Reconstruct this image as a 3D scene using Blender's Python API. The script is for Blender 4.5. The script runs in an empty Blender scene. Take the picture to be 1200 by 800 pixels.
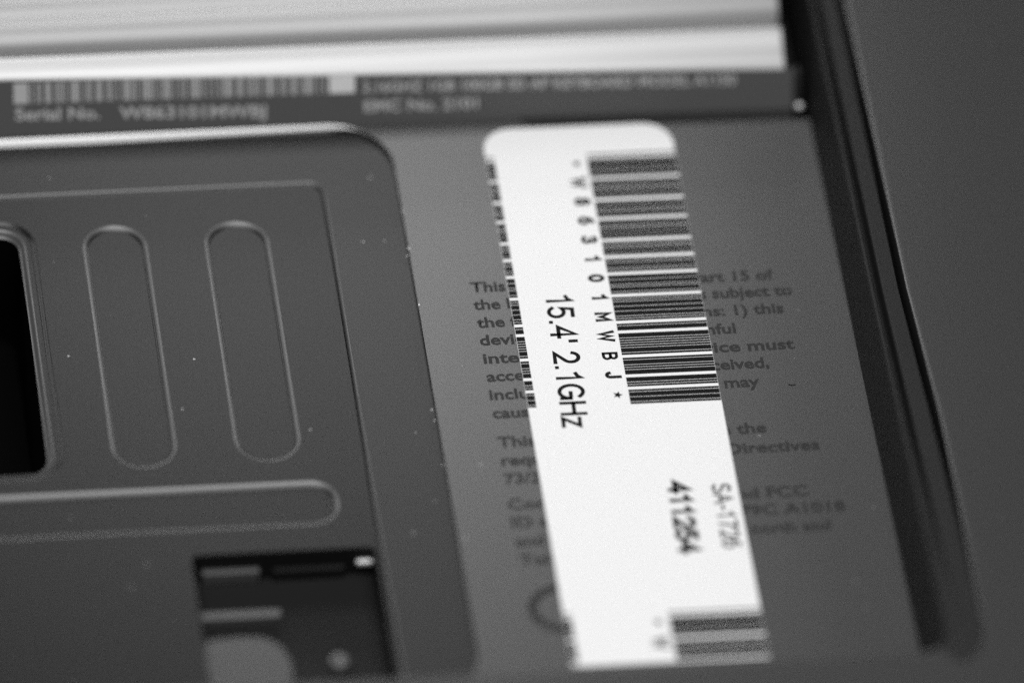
import bpy, bmesh, math, random
from math import sin, cos, pi, radians
from mathutils import Vector, Matrix
from mathutils.geometry import tessellate_polygon

random.seed(7)
S = bpy.context.scene
COL = S.collection
MM = 0.001                                   # everything below is written in millimetres

# ------------------------------------------------------------------ camera
ELEV, AZ, ROLL, FPX, PPM = radians(45), 0.187, 0.085, 12840.0, 12.0
_fw = Vector((cos(ELEV) * sin(AZ), cos(ELEV) * cos(AZ), -sin(ELEV)))
_r0 = Vector((cos(AZ), -sin(AZ), 0)); _u0 = _r0.cross(_fw)
_R = _r0 * cos(ROLL) + _u0 * sin(ROLL); _U = _u0 * cos(ROLL) - _r0 * sin(ROLL)
DIST = FPX / PPM                             # mm
_C = _fw * -DIST
cd = bpy.data.cameras.new("camera"); cam = bpy.data.objects.new("camera", cd); COL.objects.link(cam)
cd.sensor_width = 36.0; cd.sensor_fit = 'HORIZONTAL'
cd.lens = 36.0 * FPX / 1200.0
cd.clip_start = 0.05; cd.clip_end = 20.0
m = Matrix((_R, _U, -_fw)).transposed().to_4x4(); m.translation = _C * MM
cam.matrix_world = m
cd.dof.use_dof = True
cd.dof.focus_distance = (DIST - 0.6) * MM
cd.dof.aperture_fstop = 7.6
cd.dof.aperture_blades = 0
S.camera = cam

# ------------------------------------------------------------------ world, lamps, exposure
w = bpy.data.worlds.new("World"); S.world = w; w.use_nodes = True
w.node_tree.nodes['Background'].inputs[0].default_value = (1, 1, 1, 1)
w.node_tree.nodes['Background'].inputs[1].default_value = 0.015

def lamp(name, loc, aim, size, energy):
    ld = bpy.data.lights.new(name, 'AREA'); ld.shape = 'RECTANGLE'
    ld.size, ld.size_y = size[0] * MM, size[1] * MM; ld.energy = energy
    lo = bpy.data.objects.new(name, ld); COL.objects.link(lo)
    lo.location = Vector(loc) * MM
    d = (Vector(aim) - Vector(loc)).normalized()
    lo.rotation_euler = d.to_track_quat('-Z', 'Y').to_euler()
    return lo
lamp("overhead_softbox", (-40, -130, 430), (-10, 5, 0), (380, 320), 2.1)
lamp("far_fill_lamp", (-2, 142, 128), (-18, 15, 0), (80, 44), 0.050)  # added fill lamp, brightens the middle of the floor and cover
lamp("far_left_fill_light", (-400, 500, 300), (-20, 0, 0), (260, 160), 0.7)  # added fill light, catches the left-facing slot edges
lamp("far_right_fill_light", (420, 480, 220), (-20, 0, 0), (220, 140), 0.7)  # added fill light, lifts the right-facing slot edges
lamp("far_low_fill_light", (-20, 620, 190), (-20, 0, 0), (260, 60), 0.5)  # added fill light, lifts the slot ends that face away

S.view_settings.view_transform = 'Standard'; S.view_settings.look = 'None'
S.view_settings.exposure = 0.0; S.view_settings.gamma = 1.0
S.view_settings.use_curve_mapping = False
S.render.engine = 'CYCLES'
S.cycles.use_denoising = False
S.cycles.use_adaptive_sampling = True; S.cycles.adaptive_threshold = .016; S.cycles.adaptive_min_samples = 16
S.cycles.max_bounces = 6; S.cycles.caustics_reflective = False; S.cycles.caustics_refractive = False
S.cycles.pixel_filter_type = 'BLACKMAN_HARRIS'; S.cycles.filter_width = 1.5

# ------------------------------------------------------------------ materials
def g(v): return (v, v, v, 1)

def material(name, base, rough, metal=0.0, spec=0.5, grain=0.10, grain_scale=9000., bump=0.0, bump_scale=6000., streak=0.0, speck=0.0):
    mt = bpy.data.materials.new(name); mt.use_nodes = True
    nt = mt.node_tree; b = nt.nodes['Principled BSDF']; L = nt.links.new
    b.inputs['Roughness'].default_value = rough; b.inputs['Metallic'].default_value = metal
    b.inputs['Specular IOR Level'].default_value = spec
    tc = nt.nodes.new('ShaderNodeTexCoord')
    n = nt.nodes.new('ShaderNodeTexNoise'); n.inputs['Scale'].default_value = grain_scale; n.inputs['Detail'].default_value = 2
    L(tc.outputs['Object'], n.inputs['Vector'])
    r = nt.nodes.new('ShaderNodeMapRange'); L(n.outputs['Fac'], r.inputs['Value'])
    r.inputs['From Min'].default_value = .25; r.inputs['From Max'].default_value = .75
    r.inputs['To Min'].default_value = base * (1 - grain); r.inputs['To Max'].default_value = base * (1 + grain)
    out = r.outputs['Result']
    if streak:
        mp = nt.nodes.new('ShaderNodeMapping'); mp.inputs['Scale'].default_value = (6, 900, 900)
        L(tc.outputs['Object'], mp.inputs['Vector'])
        n2 = nt.nodes.new('ShaderNodeTexNoise'); n2.inputs['Scale'].default_value = 1.0; n2.inputs['Detail'].default_value = 4
        L(mp.outputs['Vector'], n2.inputs['Vector'])
        r2 = nt.nodes.new('ShaderNodeMapRange'); L(n2.outputs['Fac'], r2.inputs['Value'])
        r2.inputs['From Min'].default_value = .3; r2.inputs['From Max'].default_value = .7
        r2.inputs['To Min'].default_value = 1 - streak; r2.inputs['To Max'].default_value = 1 + streak * .3
        mu = nt.nodes.new('ShaderNodeMath'); mu.operation = 'MULTIPLY'; L(out, mu.inputs[0]); L(r2.outputs['Result'], mu.inputs[1])
        out = mu.outputs[0]
    if speck:                                # tiny dust flecks and paint chips
        v = nt.nodes.new('ShaderNodeTexVoronoi'); v.inputs['Scale'].default_value = 400.; L(tc.outputs['Object'], v.inputs['Vector'])
        c = nt.nodes.new('ShaderNodeMath'); c.operation = 'LESS_THAN'; L(v.outputs['Distance'], c.inputs[0]); c.inputs[1].default_value = .045
        v2 = nt.nodes.new('ShaderNodeSeparateColor'); L(v.outputs['Color'], v2.inputs['Color'])
        c2 = nt.nodes.new('ShaderNodeMath'); c2.operation = 'GREATER_THAN'; L(v2.outputs[0], c2.inputs[0]); c2.inputs[1].default_value = .45
        mm_ = nt.nodes.new('ShaderNodeMath'); mm_.operation = 'MULTIPLY'; L(c.outputs[0], mm_.inputs[0]); L(c2.outputs[0], mm_.inputs[1])
        ad = nt.nodes.new('ShaderNodeMath'); ad.operation = 'MULTIPLY_ADD'; L(mm_.outputs[0], ad.inputs[0]); ad.inputs[1].default_value = speck; L(out, ad.inputs[2])
        out = ad.outputs[0]
    cc = nt.nodes.new('ShaderNodeCombineColor')
    for i in range(3): L(out, cc.inputs[i])
    L(cc.outputs[0], b.inputs['Base Color'])
    if bump:
        nb = nt.nodes.new('ShaderNodeTexNoise'); nb.inputs['Scale'].default_value = bump_scale; nb.inputs['Detail'].default_value = 2
        L(tc.outputs['Object'], nb.inputs['Vector'])
        bp = nt.nodes.new('ShaderNodeBump'); bp.inputs['Strength'].default_value = bump; bp.inputs['Distance'].default_value = 2e-5
        L(nb.outputs['Fac'], bp.inputs['Height']); L(bp.outputs['Normal'], b.inputs['Normal'])
    return mt

M = dict(
    case=material('brushed_aluminium_case', .118, .40, .9, bump=.25, speck=.15),
    floor=material('grey_painted_metal', .135, .38, .78, bump=.25, speck=.3),
    frame=material('dark_grey_paint', .056, .40, .85, bump=.25, speck=.3),
    cover=material('dark_grey_cover_metal', .040, .37, .85, bump=.25, speck=.3),
    wall=material('black_bay_plastic', .008, .6, 0, spec=.2, bump=.2),
    edge=material('edge_highlight_tone', .16, .45, .6, bump=.3),  # lighter tone painted in for the highlights along cover edges
    upper=material('satin_silver_rail', .52, .5, .35, streak=.4, grain=.04),
    label=material('charcoal_label_film', .085, .5, 0, grain=.06),
    rim=material('grey_rim_plastic', .015, .6, 0, spec=.22, bump=.2),
    silver=material('satin_silver_metal', .78, .55, .25, streak=.35, grain=.04),
    chamfer=material('pale_edge_metal', .8, .42, .4, grain=.06),
    black=material('matt_black_plastic', .003, .7, 0, spec=.02),
    pocket=material('dark_pocket_plastic', .010, .6, 0, spec=.2, bump=.2),
    contact=material('dull_contact_metal', .11, .45, .3),
    bright=material('bright_metal_tab', .8, .5, .5),
    paper=material('white_label_paper', .84, .55, 0, spec=.3, grain=.008, grain_scale=5000.),
    ink=material('black_print_ink', .004, .6, 0, spec=.12, grain=.2),
    faded=material('worn_grey_ink', .02, .6, 0, spec=.15, grain=.35, grain_scale=12000.),
    regink=material('dark_grey_screen_print', .028, .6, 0, spec=.2, grain=.15),
    white=material('pale_screen_print', .46, .5, 0, spec=.3, grain=.15),
    whiter=material('white_screen_print', .7, .5, 0, spec=.3, grain=.08),
)

# ------------------------------------------------------------------ helpers
def P(px, py, z=0.0):
    """the point of the level z (mm) seen at that place of the photograph; used only to take measurements"""
    D = _fw + _R * ((px - 600) / FPX) - _U * ((py - 400) / FPX)
    t = (z - _C.z) / D.z
    q = _C + D * t
    return (q.x, q.y)

class Mesh:
    def __init__(s): s.v = []; s.f = []; s.sm = []
    def add(s, vs, fs, smooth=False):
        o = len(s.v); s.v += [tuple(p) for p in vs]
        for f in fs: s.f.append([i + o for i in f]); s.sm.append(smooth)
    def build(s, name, mat, parent=None):
        me = bpy.data.meshes.new(name); me.from_pydata([(x * MM, y * MM, z * MM) for x, y, z in s.v], [], s.f)
        for p, k in zip(me.polygons, s.sm): p.use_smooth = k
        bm = bmesh.new(); bm.from_mesh(me); bmesh.ops.remove_doubles(bm, verts=bm.verts, dist=2e-7)
        bm.to_mesh(me); bm.free(); me.update()
        me.materials.append(mat)
        o = bpy.data.objects.new(name, me); COL.objects.link(o)
        if parent: o.parent = parent
        return o
    # --- shapes
    def plate(s, outer, z, holes=()):
        loops = [[Vector((x, y, 0)) for x, y in outer]] + [[Vector((x, y, 0)) for x, y in h] for h in holes]
        tri = tessellate_polygon(loops)
        pts = [(p.x, p.y, z) for l in loops for p in l]
        fs = []
        for t in tri:
            a, b, c = (Vector(pts[i]) for i in t)
            fs.append(t if (b - a).cross(c - a).z > 0 else (t[0], t[2], t[1]))
        s.add(pts, fs)
    def loft(s, loops, smooth=True, closed=True, flip=False):
        n = len(loops[0]); vs = [p for l in loops for p in l]; fs = []
        for i in range(len(loops) - 1):
            for j in range(n if closed else n - 1):
                k = (j + 1) % n
                f = (i * n + j, i * n + k, (i + 1) * n + k, (i + 1) * n + j)
                fs.append(f[::-1] if flip else f)
        s.add(vs, fs, smooth)
    def box(s, x0, x1, y0, y1, z0, z1, b=0.0):
        if b <= 0:
            s.prism([(x0, y0), (x1, y0), (x1, y1), (x0, y1)], z0, z1)
        else:
            s.solid(lambda d: rrect(x0, x1, y0, y1, max(b * 1.2, .02), d, 4), z0, z1, b)
    def prism(s, pts, z0, z1):
        n = len(pts)
        s.add([(x, y, z0) for x, y in pts] + [(x, y, z1) for x, y in pts],
              [tuple(range(n))[::-1], tuple(range(n, 2 * n))] + [(i, (i + 1) % n, (i + 1) % n + n, i + n) for i in range(n)])
    def solid(s, loop, z0, z1, b):
        """solid with a rounded top edge; loop(d) = outline inset by d"""
        pr = [(0, z0), (0, z1 - b)] + [(b * (1 - cos(t)), z1 - b + b * sin(t)) for t in (pi / 8, pi / 4, 3 * pi / 8, pi / 2)]
        s.loft([[(x, y, z) for x, y in loop(d)] for d, z in pr])
        s.plate(loop(pr[-1][0]), z1)

def rrect(x0, x1, y0, y1, R, d=0.0, n=8):
    x0 += d; x1 -= d; y0 += d; y1 -= d; R = max(R - d, 0.01)
    R = min(R, (x1 - x0) / 2 - 1e-4, (y1 - y0) / 2 - 1e-4)
    out = []
    for cx, cy, a in ((x1 - R, y0 + R, -pi / 2), (x1 - R, y1 - R, 0), (x0 + R, y1 - R, pi / 2), (x0 + R, y0 + R, pi)):
        for i in range(n + 1):
            t = a + pi / 2 * i / n; out.append((cx + R * cos(t), cy + R * sin(t)))
    return out

def s_profile(run, depth, n=8):
    return [(run * i / n, -depth * (3 * (i / n) ** 2 - 2 * (i / n) ** 3)) for i in range(n + 1)]

def tag(o, label=None, cat=None, kind=None, group=None):
    for k, v in (('label', label), ('category', cat), ('kind', kind), ('group', group)):
        if v: o[k] = v
    return o

# --- lettering: monoline strokes -------------------------------------------------
def arc(cx, cy, rx, ry, a0, a1, n=12):
    return [(cx + rx * cos(radians(a0 + (a1 - a0) * i / n)), cy + ry * sin(radians(a0 + (a1 - a0) * i / n))) for i in range(n + 1)]
GL = {   # cap height 1; (advance, strokes)
 '0': (.66, [arc(.33, .5, .25, .5, 0, 360, 24)]),
 '1': (.60, [[(.12, .78), (.28, .86), (.36, 1), (.36, 0)]]),
 '2': (.66, [arc(.33, .70, .25, .30, 170, 0, 8) + arc(.05, .66, .53, .42, 0, -42, 4) + [(.08, .0), (.60, 0)]]),
 '3': (.66, [arc(.31, .76, .23, .24, 160, -90, 9) + arc(.31, .26, .27, .26, 90, -160, 10)]),
 '4': (.66, [[(.46, 0), (.46, 1), (.04, .30), (.62, .30)]]),
 '5': (.66, [[(.56, 1), (.16, 1), (.11, .54)] + arc(.31, .32, .27, .32, 125, -150, 12)]),
 '6': (.66, [arc(.33, .32, .26, .32, 0, 360, 20), arc(.40, .34, .33, .66, 72, 175, 8)]),
 '7': (.66, [[(.06, 1), (.60, 1), (.38, .52), (.28, 0)]]),
 '8': (.66, [arc(.33, .75, .22, .25, 0, 360, 18), arc(.33, .26, .26, .26, 0, 360, 18)]),
 '.': (.33, [[(.15, 0.02), (.15, .05)]]),
 "'": (.27, [[(.13, 1), (.13, .74)]]),
 '-': (.42, [[(.06, .38), (.36, .38)]]),
 ' ': (.34, []),
 'G': (.86, [arc(.44, .5, .36, .5, 42, 360, 20) + [(.80, .47), (.47, .47)], [(.80, .47), (.80, .06)]]),
 'H': (.80, [[(.10, 0), (.10, 1)], [(.70, 0), (.70, 1)], [(.10, .52), (.70, .52)]]),
 'z': (.56, [[(.06, .70), (.48, .70), (.06, 0), (.50, 0)]]),
 'M': (.84, [[(.10, 0), (.10, 1), (.42, .30), (.74, 1), (.74, 0)]]),
 'W': (.90, [[(.04, 1), (.24, 0), (.45, .85), (.66, 0), (.86, 1)]]),
 'B': (.72, [[(.12, 0), (.12, 1), (.40, 1)] + arc(.40, .765, .22, .235, 90, -90, 8) + [(.12, .53)], [(.40, .53)] + arc(.40, .265, .25, .265, 90, -90, 8) + [(.12, 0)]]),
 'J': (.56, [[(.44, 1), (.44, .25)] + arc(.24, .25, .20, .25, 0, -170, 9)]),
 'S': (.68, [arc(.34, .76, .24, .24, 30, 270, 10) + arc(.34, .26, .27, .26, 90, -150, 10)]),
 'A': (.74, [[(.04, 0), (.36, 1), (.68, 0)], [(.15, .34), (.57, .34)]]),
}
def ribbon(pts, wd):
    """flat polygon strip along a polyline with mitred joins"""
    pts = [Vector(p) for p in pts]
    q = [pts[0]]
    for p in pts[1:]:
        if (p - q[-1]).length > 1e-4: q.append(p)
    pts = q
    L, R = [], []
    closed = (pts[0] - pts[-1]).length < 1e-3
    n = len(pts)
    for i, p in enumerate(pts):
        a = (p - pts[i - 1]) if i > 0 else ((pts[-1] - pts[-2]) if closed else pts[1] - p)
        b = (pts[i + 1] - p) if i < n - 1 else ((pts[1] - pts[0]) if closed else p - pts[i - 1])
        a = a.normalized(); b = b.normalized()
        t = (a + b)
        if t.length < .2: t = a
        t.normalize(); nn = Vector((-t.y, t.x)); k = 1 / max(.45, abs(t.dot(a)))
        e = Vector((0, 0))
        if not closed and i == 0: e = -b * wd * .4
        if not closed and i == n - 1: e = a * wd * .4
        L.append(p + nn * wd / 2 * k + e); R.append(p - nn * wd / 2 * k + e)
    return L, R
def stroke_text(mesh, text, org, dirx, diry, cap, wd, z, width=None, mono=None, xs=1.0):
    adv = 0; items = []
    for ch in text:
        a, st = GL[ch]
        items.append((adv if mono is None else None, a, st)); adv += a
    sx = (width / (adv - .08)) if width else cap * xs
    dirx = Vector(dirx).normalized(); diry = Vector(diry).normalized()
    for i, (x0, a, st) in enumerate(items):
        for pl in st:
            pp = []
            for (x, y) in pl:
                lx = ((x0 + a / 2 + (x - a / 2) * .9 - .05) * sx) if mono is None else (mono * i + (x - a / 2) * sx)
                q = Vector(org) + dirx * lx + diry * (y * cap)
                pp.append((q.x, q.y))
            l, r = ribbon(pp, wd)
            n = len(l)
            mesh.add([(p.x, p.y, z) for p in l] + [(p.x, p.y, z) for p in r],
                     [(j, j + n, j + n + 1, j + 1) for j in range(n - 1)])

def font_text(name, text, p0, p1, cap, z, mat, parent, bold=0.0, thick=0.012):
    """one printed line in the built-in face, from p0 to p1 (mm)"""
    cu = bpy.data.curves.new('tmp', 'FONT'); cu.body = text; cu.size = 1.0; cu.offset = bold; cu.resolution_u = 3
    to = bpy.data.objects.new('tmp', cu); COL.objects.link(to)
    dg = bpy.context.evaluated_depsgraph_get(); ev = to.evaluated_get(dg)
    me = bpy.data.meshes.new_from_object(ev)
    xs = [v.co.x for v in me.vertices]; x0, x1 = min(xs), max(xs)
    a, b = Vector(p0), Vector(p1); d = (b - a); ln = d.length; d.normalize(); n = Vector((-d.y, d.x))
    for v in me.vertices:
        q = a + d * ((v.co.x - x0) / (x1 - x0) * ln) + n * (v.co.y / .69 * cap)
        v.co = (q.x * MM, q.y * MM, (z + v.co.z) * MM)
    bpy.data.objects.remove(to); bpy.data.curves.remove(cu)
    me.name = name; me.materials.clear(); me.materials.append(mat)
    o = bpy.data.objects.new(name, me); COL.objects.link(o); o.parent = parent
    return o

C39 = {'0': 'nnnwwnwnn', '1': 'wnnwnnnnw', '3': 'wnwwnnnnn', '6': 'nnwwwnnnn', '8': 'wnnwnnwnn',
       'B': 'nnwnnwnnw', 'J': 'nnnnwwwnn', 'M': 'wnwnnnnwn', 'W': 'wwwnnnnnn', '*': 'nwnnwnwnn'}
def bars(text):
    out, x = [], 0
    for ch in text:
        for i, c in enumerate(C39[ch]):
            k = 3 if c == 'w' else 1
            if i % 2 == 0: out.append((x, x + k))
            x += k
        x += 1
    return out, x - 1

# ------------------------------------------------------------------ the laptop (bottom case with its battery bay)
laptop = bpy.data.objects.new('laptop', None); COL.objects.link(laptop)
tag(laptop, 'upturned grey metal laptop with its battery bay open and memory cover showing', 'laptop')

HC = 7.0                       # bay depth below the case surface
XR, YN, RC = 33.6, -49.55, 1.6 # right and near edge of the bay floor, corner radius
XL, YF = -96.0, 120.0
LEAN = .52                      # the end wall leans back
def wall_y(x): return 31.45 - 0.0165 * (x + 13)

# rim sweep: right side, near right corner, near side
def sweep(mesh, prof, smooth=True, part=(0, None), top=HC - .02):
    path = [((XR, YF), (1, 0))] + [((XR, y), (1, 0)) for y in (60, 20, -2, -10, -20, -30, -42)]
    for i in range(13):
        t = -pi / 2 * i / 12
        path.append(((XR - RC + RC * cos(t), YN + RC + RC * sin(t)), (cos(t), sin(t))))
    path += [((x, YN), (0, -1)) for x in (0, -40, XL)]
    def fl(p): return 1 + .30 * max(0.0, min(1.0, (-p[1] - 2) / 40))   # the rim widens a little towards the near corner
    def close(n, y): return max(0.0, min(1.0, (-n[1] - .2) / .5), min(1.0, (-y - 22) / 22) * .95)
    def zz(d, z, n, y):                      # towards the near side the channel and the gap close up
        if d < 1.2: return z
        k = close(n, y); return z + (top - z) * k
    def dd(d, n, y): return d - .715 * close(n, y) if 4.4 < d < 5.0 else d
    mesh.loft([[(p[0] + n[0] * dd(d, n, p[1]) * fl(p), p[1] + n[1] * dd(d, n, p[1]), zz(d, z, n, p[1])) for p, n in path[part[0]:part[1]]] for d, z in prof], smooth=smooth, closed=False)
def rnd(pts, k=3):
    """subdivide a profile by corner cutting so that its edges are soft"""
    for _ in range(k):
        q = [pts[0]]
        for a, b in zip(pts, pts[1:]):
            q += [(a[0] * .8 + b[0] * .2, a[1] * .8 + b[1] * .2), (a[0] * .2 + b[0] * .8, a[1] * .2 + b[1] * .8)]
        pts = q + [pts[-1]]
    return pts
mb = Mesh(); sweep(mb, rnd([(0, -2.5), (.05, .3), (.5, 3.5), (.95, 6.4)], 2)); mb.build('bay_wall', M['wall'], laptop)
RIMP = rnd([(.95, 6.4), (.98, 6.85), (1.02, 7.0), (1.25, 7.0), (1.32, 6.9), (1.36, 6.0), (1.4, 5.2), (2.05, 5.2), (2.1, 6.0), (2.14, 6.8), (2.22, 6.95), (2.5, 6.97), (3.5, 6.97), (3.7, 6.95), (3.75, 6.8), (3.76, 5.5), (3.76, 3.5)], 1)
mb = Mesh(); sweep(mb, RIMP, part=(0, 16))
mb.build('bay_rim', M['rim'], laptop)
mb = Mesh(); sweep(mb, RIMP, part=(15, None))
mb.build('bay_lip', M['case'], laptop)
mb = Mesh(); sweep(mb, [(3.7, 3.6), (4.39, 3.6)], False, top=HC - 1.0); mb.build('trim_gap', M['black'], laptop)
mb = Mesh(); sweep(mb, rnd([(4.48, 3.5), (4.49, 6.6), (4.52, 6.9), (4.62, 7.0), (5.2, 7.0)], 1) + [(75, 7), (80, 6), (84, 2), (85, -18)])
mb.box(XL - 60, XL, YN - 85, YF, -18, 7.0)              # left of the bay
mb.box(XL, XR - .3, 45.6, YF, -18, 7.3)               # beyond the rails
bc = mb.build('bottom_case', M['case'], laptop)

# bay floor with the memory recess cut in it
RX0, RX1, RY1, RY0, RR = XL + 6, -8.55, 31.35, -47.0, 6.2
D1, RUN1 = .56, .56
def far_edge(pts):
    out = []
    for i, p in enumerate(pts):
        out.append(p); q = pts[(i + 1) % len(pts)]
        if abs(q[0] - p[0]) > 20 and p[1] > 0: out += [(p[0] + (q[0] - p[0]) * k / 12, p[1]) for k in range(1, 12)]
    return out
def recess(d):                                # the far edge slopes, the other sides drop straight
    out = []
    for x, y in far_edge(rrect(RX0, RX1, RY0, RY1, RR, 0, 14)):
        ny = max(0.0, (y - (RY1 - RR)) / RR); out.append((x, y - d * ny ** 10))
    return out
mb = Mesh()
mb.plate([(XL, YN - .3), (XR + .3, YN - .3), (XR + .3, 29.1), (5.7, 29.6), (4.5, wall_y(4.5)), (XL, wall_y(XL))], 0.0, [recess(0)])
mb.prism([(XR + .3, 29.1), (5.7, 29.6), (4.5, wall_y(4.5)), (4.5, 28.9), (XR + .3, 28.8)], -2.2, -.004)
floor = mb.build('bay_floor', M['floor'], laptop)
mb = Mesh(); mb.plate([(4.3, 27), (XR + 1, 27), (XR + 1, 34), (4.3, 34)], -2.0); mb.build('wall_groove', M['black'], laptop)
def fall(d, z):                               # the pale bevel narrows rightward and round the corner to fade its highlight
    out = []
    for x, y in far_edge(rrect(RX0, RX1, RY0, RY1, RR, 0, 14)):
        ny = max(0.0, (y - (RY1 - RR)) / RR) ** 10
        ny *= 1 - .55 * max(0.0, min(1.0, (x + 38) / 26))
        out.append((x, y - d * ny, z * ny))
    return out
mb = Mesh(); mb.loft([fall(d, z) for d, z in [(0, 0), (.05, -.02), (.12, -.08), (.48, -.46), (.53, -.53), (.56, -.56)]])
mb.build('recess_bevel', M['chamfer'], laptop)
mb = Mesh(); mb.loft([fall(.56, -.56), [(x, y, -D1) for x, y in recess(RUN1)]], smooth=False)
mb.build('recess_edge', M['frame'], laptop)

# dark frame round the memory cover
ZF, ZC = -D1, -D1 - .25
dx1, dy1 = P(384, 300, ZF)[0], P(200, 220.5, ZF)[1]
DX0, DX1, DY1, DY0, DR = XL + 14, -15.75, dy1, -45.8, 1.7
def door(d): return rrect(DX0, DX1, DY0, DY1, DR, d, 10)
mb = Mesh(); mb.plate(recess(RUN1), ZF, [door(0)])
pr = s_profile(.35, .35, 5) + [(.36, -1.6)]
frame = mb.build('memory_bay_frame', M['frame'], laptop)
mb = Mesh(); mb.loft([[(x, y, ZF + z) for x, y in door(d)] for d, z in pr[:4]]); mb.build('gap_edge_highlight', M['edge'], frame)  # highlight along the cover gap, put in as a lighter tone
mb = Mesh(); mb.loft([[(x, y, ZF + z) for x, y in door(d)] for d, z in pr[3:]]); mb.build('gap_wall', M['frame'], frame)

# memory cover with its pressed slots, opening and latch pocket
def px_rect(xl, xr, yt, yb, ymid, xmid, z):
    return (P(xl, ymid, z)[0], P(xr, ymid, z)[0], P(xmid, yb, z)[1], P(xmid, yt, z)[1])
s1 = (-40.45, -34.05, P(175, 548, ZC)[1], P(135, 264, ZC)[1])
s2 = (-28.45, -22.0, P(318, 540, ZC)[1], P(277, 259, ZC)[1])
s3 = (-78.0, -19.25, P(370, 614, ZC)[1], P(370, 562, ZC)[1])
wl = (-76.0, -45.0, P(20, 564, ZC)[1], P(20, 258, ZC)[1])
pk = (P(234, 720, ZC)[0], DX1 - .75, DY0 + .9, P(335, 645, ZC)[1])
G = .42
def shape(r, R): return lambda d: rrect(r[0], r[1], r[2], r[3], R, d, 12)
f1, f2, f3, fw_, fp = shape(s1, 3.3), shape(s2, 3.3), shape(s3, 2.7), shape(wl, 3.6), shape(pk, .7)
mb = Mesh(); mb.plate(door(G), ZC, [f1(0), f2(0), f3(0), fw_(0), fp(0)])
mb.loft([[(x, y, z) for x, y in door(d)] for d, z in ((G, ZC), (G, ZC - 1.5))], smooth=False, flip=True)
cover = mb.build('memory_cover', M['cover'], laptop)
for f, run, dep in ((f1, .6, .36), (f2, .6, .36), (f3, .65, .36)):
    pr_ = s_profile(run, dep, 12)
    mb = Mesh(); mb.loft([[(x, y, ZC + z) for x, y in f(d)] for d, z in pr_[7:]]); mb.plate(f(run), ZC - dep)
    slot = mb.build('pressed_slot', M['cover'], cover)
    mb = Mesh(); mb.loft([[(x, y, ZC + z) for x, y in f(d)] for d, z in pr_[:8]])
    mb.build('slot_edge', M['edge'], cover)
mb = Mesh(); mb.loft([[(x, y, ZC + z) for x, y in fw_(d)] for d, z in s_profile(.5, .25, 6)])
mb.loft([[(x, y, ZC - .25) for x, y in fw_(d)] for d in (.5, 1.0)], smooth=False)
mb.build('opening_rim', M['cover'], cover)
mb = Mesh(); mb.loft([[(x, y, ZC - .25 + z) for x, y in fw_(1.0 + d)] for d, z in s_profile(.6, .6, 6)])
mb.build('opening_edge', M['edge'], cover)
mb = Mesh(); mb.loft([[(x, y, z) for x, y in fw_(1.6)] for z in (ZC - .85, ZC - 15)], smooth=False); mb.plate(fw_(1.6), ZC - 15)
mb.build('dark_opening', M['black'], cover)

# latch pocket
ZP = ZC - 3.6
mb = Mesh(); mb.loft([[(x, y, z) for x, y in fp(d)] for d, z in ((0, ZC), (.06, ZC - .08), (.08, ZP))], smooth=False); mb.plate(fp(.08), ZP)
pocket = mb.build('latch_pocket', M['pocket'], laptop)
def pbox(name, x0, x1, yt, yb, z, h, mat, b=.12):
    """a block whose top face at level z spans those pixels"""
    a = P(x0, (yt + yb) / 2, z)[0]; c = P(x1, (yt + yb) / 2, z)[0]
    xm = (x0 + x1) / 2
    k = Mesh(); k.box(a, c, P(xm, yb, z)[1], P(xm, yt, z)[1], z - h, z, b); return k.build(name, mat, pocket)
pbox('contact_strip', 236, 304, 661, 671, ZC - 2.0, 1.5, M['contact'])
pbox('contact_strip', 319, 404, 655, 667, ZC - 2.2, 1.3, M['pocket'])
pbox('metal_tab', 417, 438, 651, 658, ZC - 1.6, .45, M['bright'], .25)
pbox('guide_rail', 234, 330, 714, 723, ZC - 2.2, 1.3, M['contact'], .2)
t = Mesh()
zt = ZC - .8
tongue_px = [(236, 830), (239, 760), (244, 750), (262, 748), (285, 746), (303, 746), (318, 750), (330, 758), (339, 770), (343, 784), (342, 800), (338, 830)]
tp = [P(x, y, zt) for x, y in tongue_px]
t.prism(tp[::-1] if sum((tp[i][0] * tp[(i + 1) % len(tp)][1] - tp[(i + 1) % len(tp)][0] * tp[i][1]) for i in range(len(tp))) < 0 else tp, ZP + .02, zt)
t.build('release_tongue', M['case'], pocket)
sx, sy = P(398, 772, ZP + .6)
mb = Mesh(); rr = lambda r, z: [(sx + r * cos(2 * pi * i / 20), sy + r * sin(2 * pi * i / 20), z) for i in range(20)]
mb.loft([rr(1.05, ZP), rr(1.05, ZP + .4), rr(.9, ZP + .62), rr(.5, ZP + .72), rr(.45, ZP + .45), rr(.02, ZP + .4)])
mb.build('screw', M['contact'], pocket)

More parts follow.
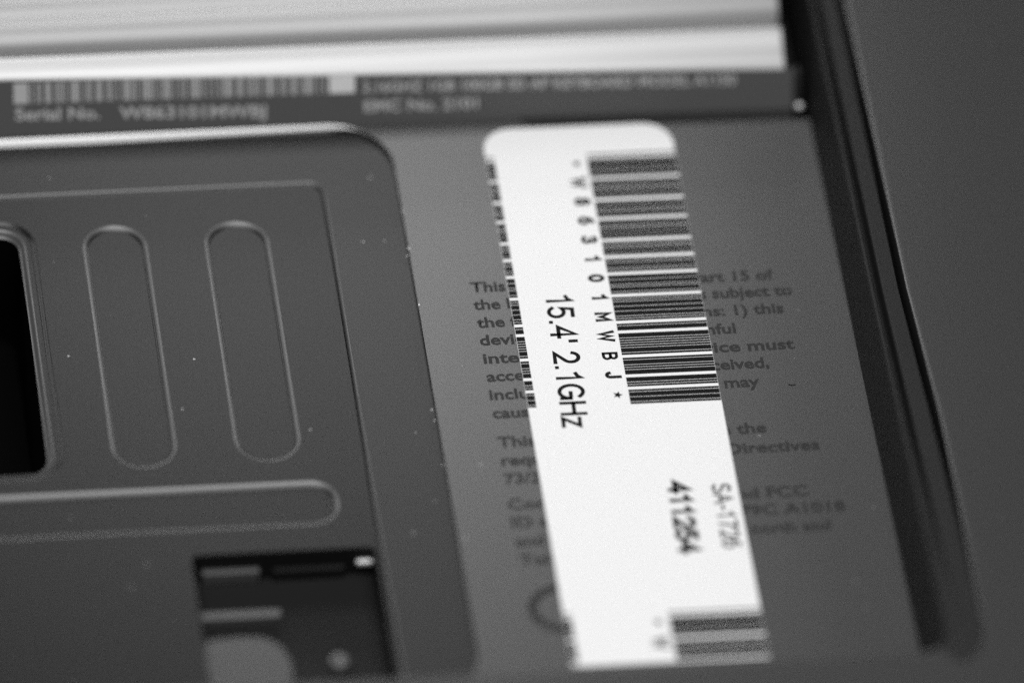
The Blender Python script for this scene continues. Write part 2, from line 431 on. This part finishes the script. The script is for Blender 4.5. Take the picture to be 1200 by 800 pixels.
# far wall with the serial label, silver rails above it
LX, RX = XL, 32.3
def zt_(x): return 5.1 + (x + 47) / 77.0 * (-1.32)           # top of the wall
mb = Mesh()
xs = [LX, -47, -10, 15, RX]
mb.loft([[(x, wall_y(x), -2.1) for x in xs], [(x, wall_y(x), 0) for x in xs], [(x, wall_y(x) + LEAN * zt_(x), zt_(x)) for x in xs]], smooth=False, closed=False, flip=True)
endwall = mb.build('end_wall', M['label'], laptop)
def ledge(x, a, b):  # interpolate between left (x=-47) and right (x=31) profile points
    a = (a[0] + 2.57, a[1] - 2.57); b = (b[0] + 1.91, b[1] - 1.91)
    k = (x + 47) / 78.0; return (a[0] + (b[0] - a[0]) * k, a[1] + (b[1] - a[1]) * k)
RXE = 31.5
def rail(prof, name, mat):
    mb = Mesh(); xs = [LX, -47, -20, 5, RXE - .25, RXE - .07, RXE]
    loops = []
    for (a, b) in prof:
        l = []
        for i, x in enumerate(xs):
            y, z = ledge(x, a, b); l.append((x, y + (.25 if i == 6 else .05 if i == 5 else 0), z - (.3 if i == 6 else .06 if i == 5 else 0)))
        loops.append(l)
    mb.loft(loops, closed=False, flip=True)
    e = [l[-1] for l in loops]
    mb.add(e + [(RXE, e[-1][1], 0), (RXE, e[0][1], 0)], [tuple(range(len(e) + 2))])
    return mb.build(name, mat, laptop)
A = [((31.98, 7.55), (30.7, 5.6)), ((32.02, 7.7), (30.76, 5.76)), ((32.2, 7.86), (31.0, 5.94)), ((33.85, 8.7), (34.45, 7.68)), ((34.0, 8.68), (34.6, 7.66)), ((34.1, 6.5), (34.7, 5.2))]
lower = rail(A, 'lower_rail', M['silver'])
B = [((35.2, 6.5), (35.8, 5.2)), ((35.2, 7.9), (35.8, 6.9)), ((35.35, 8.5), (35.95, 7.5)), ((35.7, 9.0), (36.3, 8.1)), ((36.4, 9.35), (37.0, 8.5)), ((37.3, 9.6), (38.0, 8.9)), ((38.4, 9.72), (39.2, 9.1)),
     ((38.9, 9.72), (39.7, 9.1)), ((39.0, 9.9), (39.8, 9.4)), ((39.6, 10.2), (40.4, 9.75)), ((40.3, 10.3), (41.0, 9.9)), ((43.6, 10.3), (43.6, 9.9))]
upper = rail(B, 'upper_rail', M['upper'])
mb = Mesh(); mb.add([(LX, 36.3, 3.6), (RXE - .5, 36.3, 3.1), (RXE - .5, 38.6, 3.1), (LX, 38.6, 3.6)], [(0, 1, 2, 3)]); mb.build('rail_gap', M['black'], laptop)
# rounded corner between the end wall and the right wall, with a bright ball added for the glint there
mb = Mesh(); cxp, cyp = 32.75, 30.85
mb.loft([[(cxp + r * cos(a), cyp + LEAN * max(z, 0) + r * sin(a), z) for a in [pi + pi * .75 * i / 8 for i in range(9)]] for r, z in ((.5, -1.5), (.5, 0), (.5, 3.4), (.35, 3.7), (.02, 3.85))], closed=False)
mb.build('corner_post', M['rim'], laptop)
mb = Mesh(); cx, cy, cz, r = 32.78, 30.2, .75, .42
mb.loft([[(cx + r * sin(t) * cos(a), cy + r * sin(t) * sin(a), cz + r * cos(t)) for a in [2 * pi * i / 14 for i in range(14)]] for t in [pi * j / 8 + .01 for j in range(8)] + [pi - .01]], flip=True)
mb.build('corner_glint', M['bright'], laptop)

# serial label print on the end wall: white bars on the charcoal film
def W(px, py, off=.02):
    """point of the end wall at that place of the photograph"""
    D = _fw + _R * ((px - 600) / FPX) - _U * ((py - 400) / FPX)
    # plane y + .0165 x - LEAN z = 31.2355
    t = (31.2355 - off - (_C.y + .0165 * _C.x - LEAN * _C.z)) / (D.y + .0165 * D.x - LEAN * D.z)
    q = _C + D * t; return q.x, q.z
def wall_quad(mesh, x0, x1, z0, z1, off=.02):
    mesh.add([(x, wall_y(x) + LEAN * z - off, z) for x, z in ((x0, z0), (x1, z0), (x1, z1), (x0, z1))], [(0, 1, 2, 3)])
bx0, bz1 = W(20, 98); bx1, bz0 = W(384, 121)
zb0, zb1 = W(20, 122)[1], W(20, 98)[1]
mb = Mesh()
bl, tot = bars('*W863101MWBJ*')
prev = 0
for a, b in bl:
    if a > prev: wall_quad(mb, bx0 + (bx1 - bx0) * prev / tot, bx0 + (bx1 - bx0) * a / tot, zb0, zb1)
    prev = b
mb.build('serial_barcode', M['white'], endwall)
mb = Mesh(); q0, q1 = W(386, 110)[0], W(416, 110)[0]; wall_quad(mb, q0, q1, zb0, zb1)
mb.build('barcode_end_block', M['whiter'], endwall)
mb = Mesh(); q0, q1 = W(16, 110)[0], W(33, 110)[0]; wall_quad(mb, q0, q1, zb0, zb1, .03)
mb.build('barcode_start_block', M['white'], endwall)
def wall_text(text, pa, pb, cap, bold=.02):
    xa, za = W(*pa); xb, zb = W(*pb)
    o = font_text('serial_text', text, (0, 0), (1, 0), 1, 0, M['white'], endwall, bold)
    for v in o.data.vertices:
        u, h = v.co.x / MM, v.co.y / MM
        x = xa + (xb - xa) * u; z = za + (zb - za) * u + h * cap
        v.co = (x * MM, (wall_y(x) + LEAN * z - .02) * MM, z * MM)
wall_text('Serial No.', (18, 141), (117, 139), 1.05)
wall_text('W863101MWBJ', (140, 139), (312, 137), 1.05)
wall_text('2.16GHZ 1GB 100GB SD AP KEYBOARD MODEL A1150', (425, 108), (862, 99), .92)
wall_text('EMC No. 2101', (427, 131), (560, 127), .98)

# regulatory print on the bay floor
def line(text, x0, y0, x1, y1, cap=1.36):
    font_text('printed_line', text, P(x0, y0), P(x1, y1), cap, .015, M['regink'], floor, .026)
line('This device complies with Part 15 of', 552, 342.5, 907, 327)
line('the FCC Rules. Operation is subject to', 555.5, 363, 929, 345)
line('the following two conditions: 1) this', 559.5, 384, 919, 366)
line('device may not cause harmful', 563, 404.5, 863, 390)
line('interference, 2) this device must', 567, 426, 932, 408)
line('accept any interference received,', 571, 447, 902, 430)
line('including interference that may', 574.5, 468.5, 891, 452)
line('cause undesired operation.', 578, 490, 846, 476)
line('This device complies with the', 584, 524, 899, 506)
line('requirements of the EU Directives', 588, 545.5, 961, 526)
line('73/23/EEC and 89/336/EEC.', 592, 567, 862, 553)
line('Contains listed module and FCC', 596, 597, 948, 580)
line('ID as listed on module 579C A1018', 600, 618, 992, 598)
line('and tested in the labs of the north and', 605, 640, 975, 620)
line('Taiwan region.', 609, 662, 782, 652)
mb = Mesh(); c0 = P(668, 712); l, r = ribbon(arc(c0[0], c0[1], 3.6, 2.85, 45, 315, 28), .85)
n = len(l); mb.add([(p.x, p.y, .015) for p in l] + [(p.x, p.y, .015) for p in r], [(j, j + n, j + n + 1, j + 1) for j in range(n - 1)])
mb.build('printed_mark', M['regink'], floor)
mb = Mesh(); c0 = P(928, 451); l, r = ribbon([(c0[0] - .3, c0[1] + .1), (c0[0], c0[1] - .05), (c0[0] + .3, c0[1])], .13)
n = len(l); mb.add([(p.x, p.y, .015) for p in l] + [(p.x, p.y, .015) for p in r], [(j, j + n, j + n + 1, j + 1) for j in range(n - 1)])
mb.build('scuff', M['ink'], floor)
for px, py, r in ((491, 357, .11), (479, 291, .09), (477, 300, .07), (506, 480, .07), (509, 492, .06), (519, 545, .06)):   # pale flecks along the recess edge
    cx, cy = P(px, py, 0); mb = Mesh()
    k = [(cx + r * random.uniform(.6, 1.2) * cos(2 * pi * i / 7), cy + r * random.uniform(.8, 1.9) * sin(2 * pi * i / 7)) for i in range(7)]
    mb.prism(k, -.05, .03); mb.build('pale_fleck', M['chamfer'], floor)

# ------------------------------------------------------------------ the sticker
TH = .09
SL, SW, ST, SB = 0.62, 19.0, 29.6, -43.65
ROT = radians(-.35)
sticker_loc = Vector((SL, ST))
def loc(x, y):                                # bay mm -> sticker mm
    d = Vector((x, y)) - sticker_loc
    return (d.x * cos(ROT) + d.y * sin(ROT), -d.x * sin(ROT) + d.y * cos(ROT))
def SP(px, py): return loc(*P(px, py, TH))
H = ST - SB
def sheet(d):
    pts = rrect(0, SW, -H, 0, 2.9, d, 10)
    return [(x, max(y, -H + d)) if y > -H / 2 else (SW - d if x > SW / 2 else d, -H + d) for x, y in pts][0:0] + \
        [(d, -H + d), (SW - d, -H + d)] + [p for p in pts if p[1] > -H / 2]
mb = Mesh()
mb.loft([[(x, y, z) for x, y in sheet(d)] for d, z in ((0, .012), (0, TH - .02), (.02, TH))], smooth=False)
mb.plate(sheet(.02), TH)
st = mb.build('barcode_sticker', M['paper'])
st.location = (SL * MM, ST * MM, 0); st.rotation_euler = (0, 0, ROT)
tag(st, 'long white paper barcode sticker with rounded top corners stuck across the bay floor', 'sticker')
ZI = TH + .006
def barcode(x0, x1, ytop, unit, text, ystop=None, name='printed_barcode'):
    mb = Mesh()
    for a, b in bars(text)[0]:
        ya, yb = ytop - (a - .34) * unit, ytop - (b + .34) * unit   # the ink spreads a little
        if ystop is not None:
            if ya <= ystop: break
            yb = max(yb, ystop)
        mb.add([(x0, yb, ZI), (x1, yb, ZI), (x1, ya, ZI), (x0, ya, ZI)], [(0, 1, 2, 3)])
    return mb.build(name, M['ink'], st)
SER = '*W863101MWBJ*'
yt = SP(740, 179)[1]; yb = SP(790, 470.5)[1]; unit = (yt - yb) / 207.0
bxl = SP(738.5, 470)[0]
barcode(bxl, SW - .03, yt, unit, SER)
yt2 = SP(840, 714)[1]
barcode(bxl, SW - .03, yt2, unit, SER, -H + .25)
yl = SP(600, 182.5)[1]
barcode(.03, .85, SP(575, 185)[1], unit, SER)
barcode(.03, .75, SP(665, 719)[1], unit, SER, -H + .1)
# human readable serial, one character under each barcode character
mb = Mesh()
pitch = 16 * unit; capb = 1.28; xb = SP(690.5, 323)[0]
chars = SER
star = lambda cx, cy, R: [(cx + (R if i % 2 == 0 else R * .42) * cos(pi / 2 + pi * i / 5 - pi / 2), cy + (R if i % 2 == 0 else R * .42) * sin(pi / 2 + pi * i / 5 - pi / 2)) for i in range(10)]
def serial(ytop, count):
    for i, ch in enumerate(chars[:count]):
        yc = ytop - 7.5 * unit - i * pitch
        if ch == '*':
            p = star(xb + .72, yc, .52); mb.plate([(x, y) for x, y in p], ZI)
        else:
            a, stl = GL[ch]
            k = 1.25
            stroke_text(mb, ch, (xb, yc + (a / 2 - .05) * capb * k), (0, -1), (1, 0), capb, .30 if ch == 'B' else .38, ZI, xs=k)
serial(yt, 13)
mb.build('serial_number', M['ink'], st)
mb = Mesh(); serial(yt2, 2); mb.build('serial_number', M['ink'], st)
mb = Mesh()
a = SP(640.5, 346); b = SP(661, 501)
stroke_text(mb, "15.4' 2.1GHz", (a[0], a[1]), (b[0] - a[0], b[1] - a[1]), (1, 0), 2.32, .40, ZI, width=abs(b[1] - a[1]))
mb.build('size_and_speed_text', M['ink'], st)
mb = Mesh(); a = SP(783.5, 565); b = SP(797.5, 648)
stroke_text(mb, '411254', a, (b[0] - a[0], b[1] - a[1]), (1, 0), 1.8, .52, ZI, width=abs(b[1] - a[1]))
mb.build('stamped_number', M['ink'], st)
mb = Mesh(); a = SP(834.5, 567); b = SP(849, 642)
stroke_text(mb, 'SA-1726', a, (b[0] - a[0], b[1] - a[1]), (1, 0), 1.62, .29, ZI, width=abs(b[1] - a[1]))
mb.build('stamped_code', M['faded'], st)
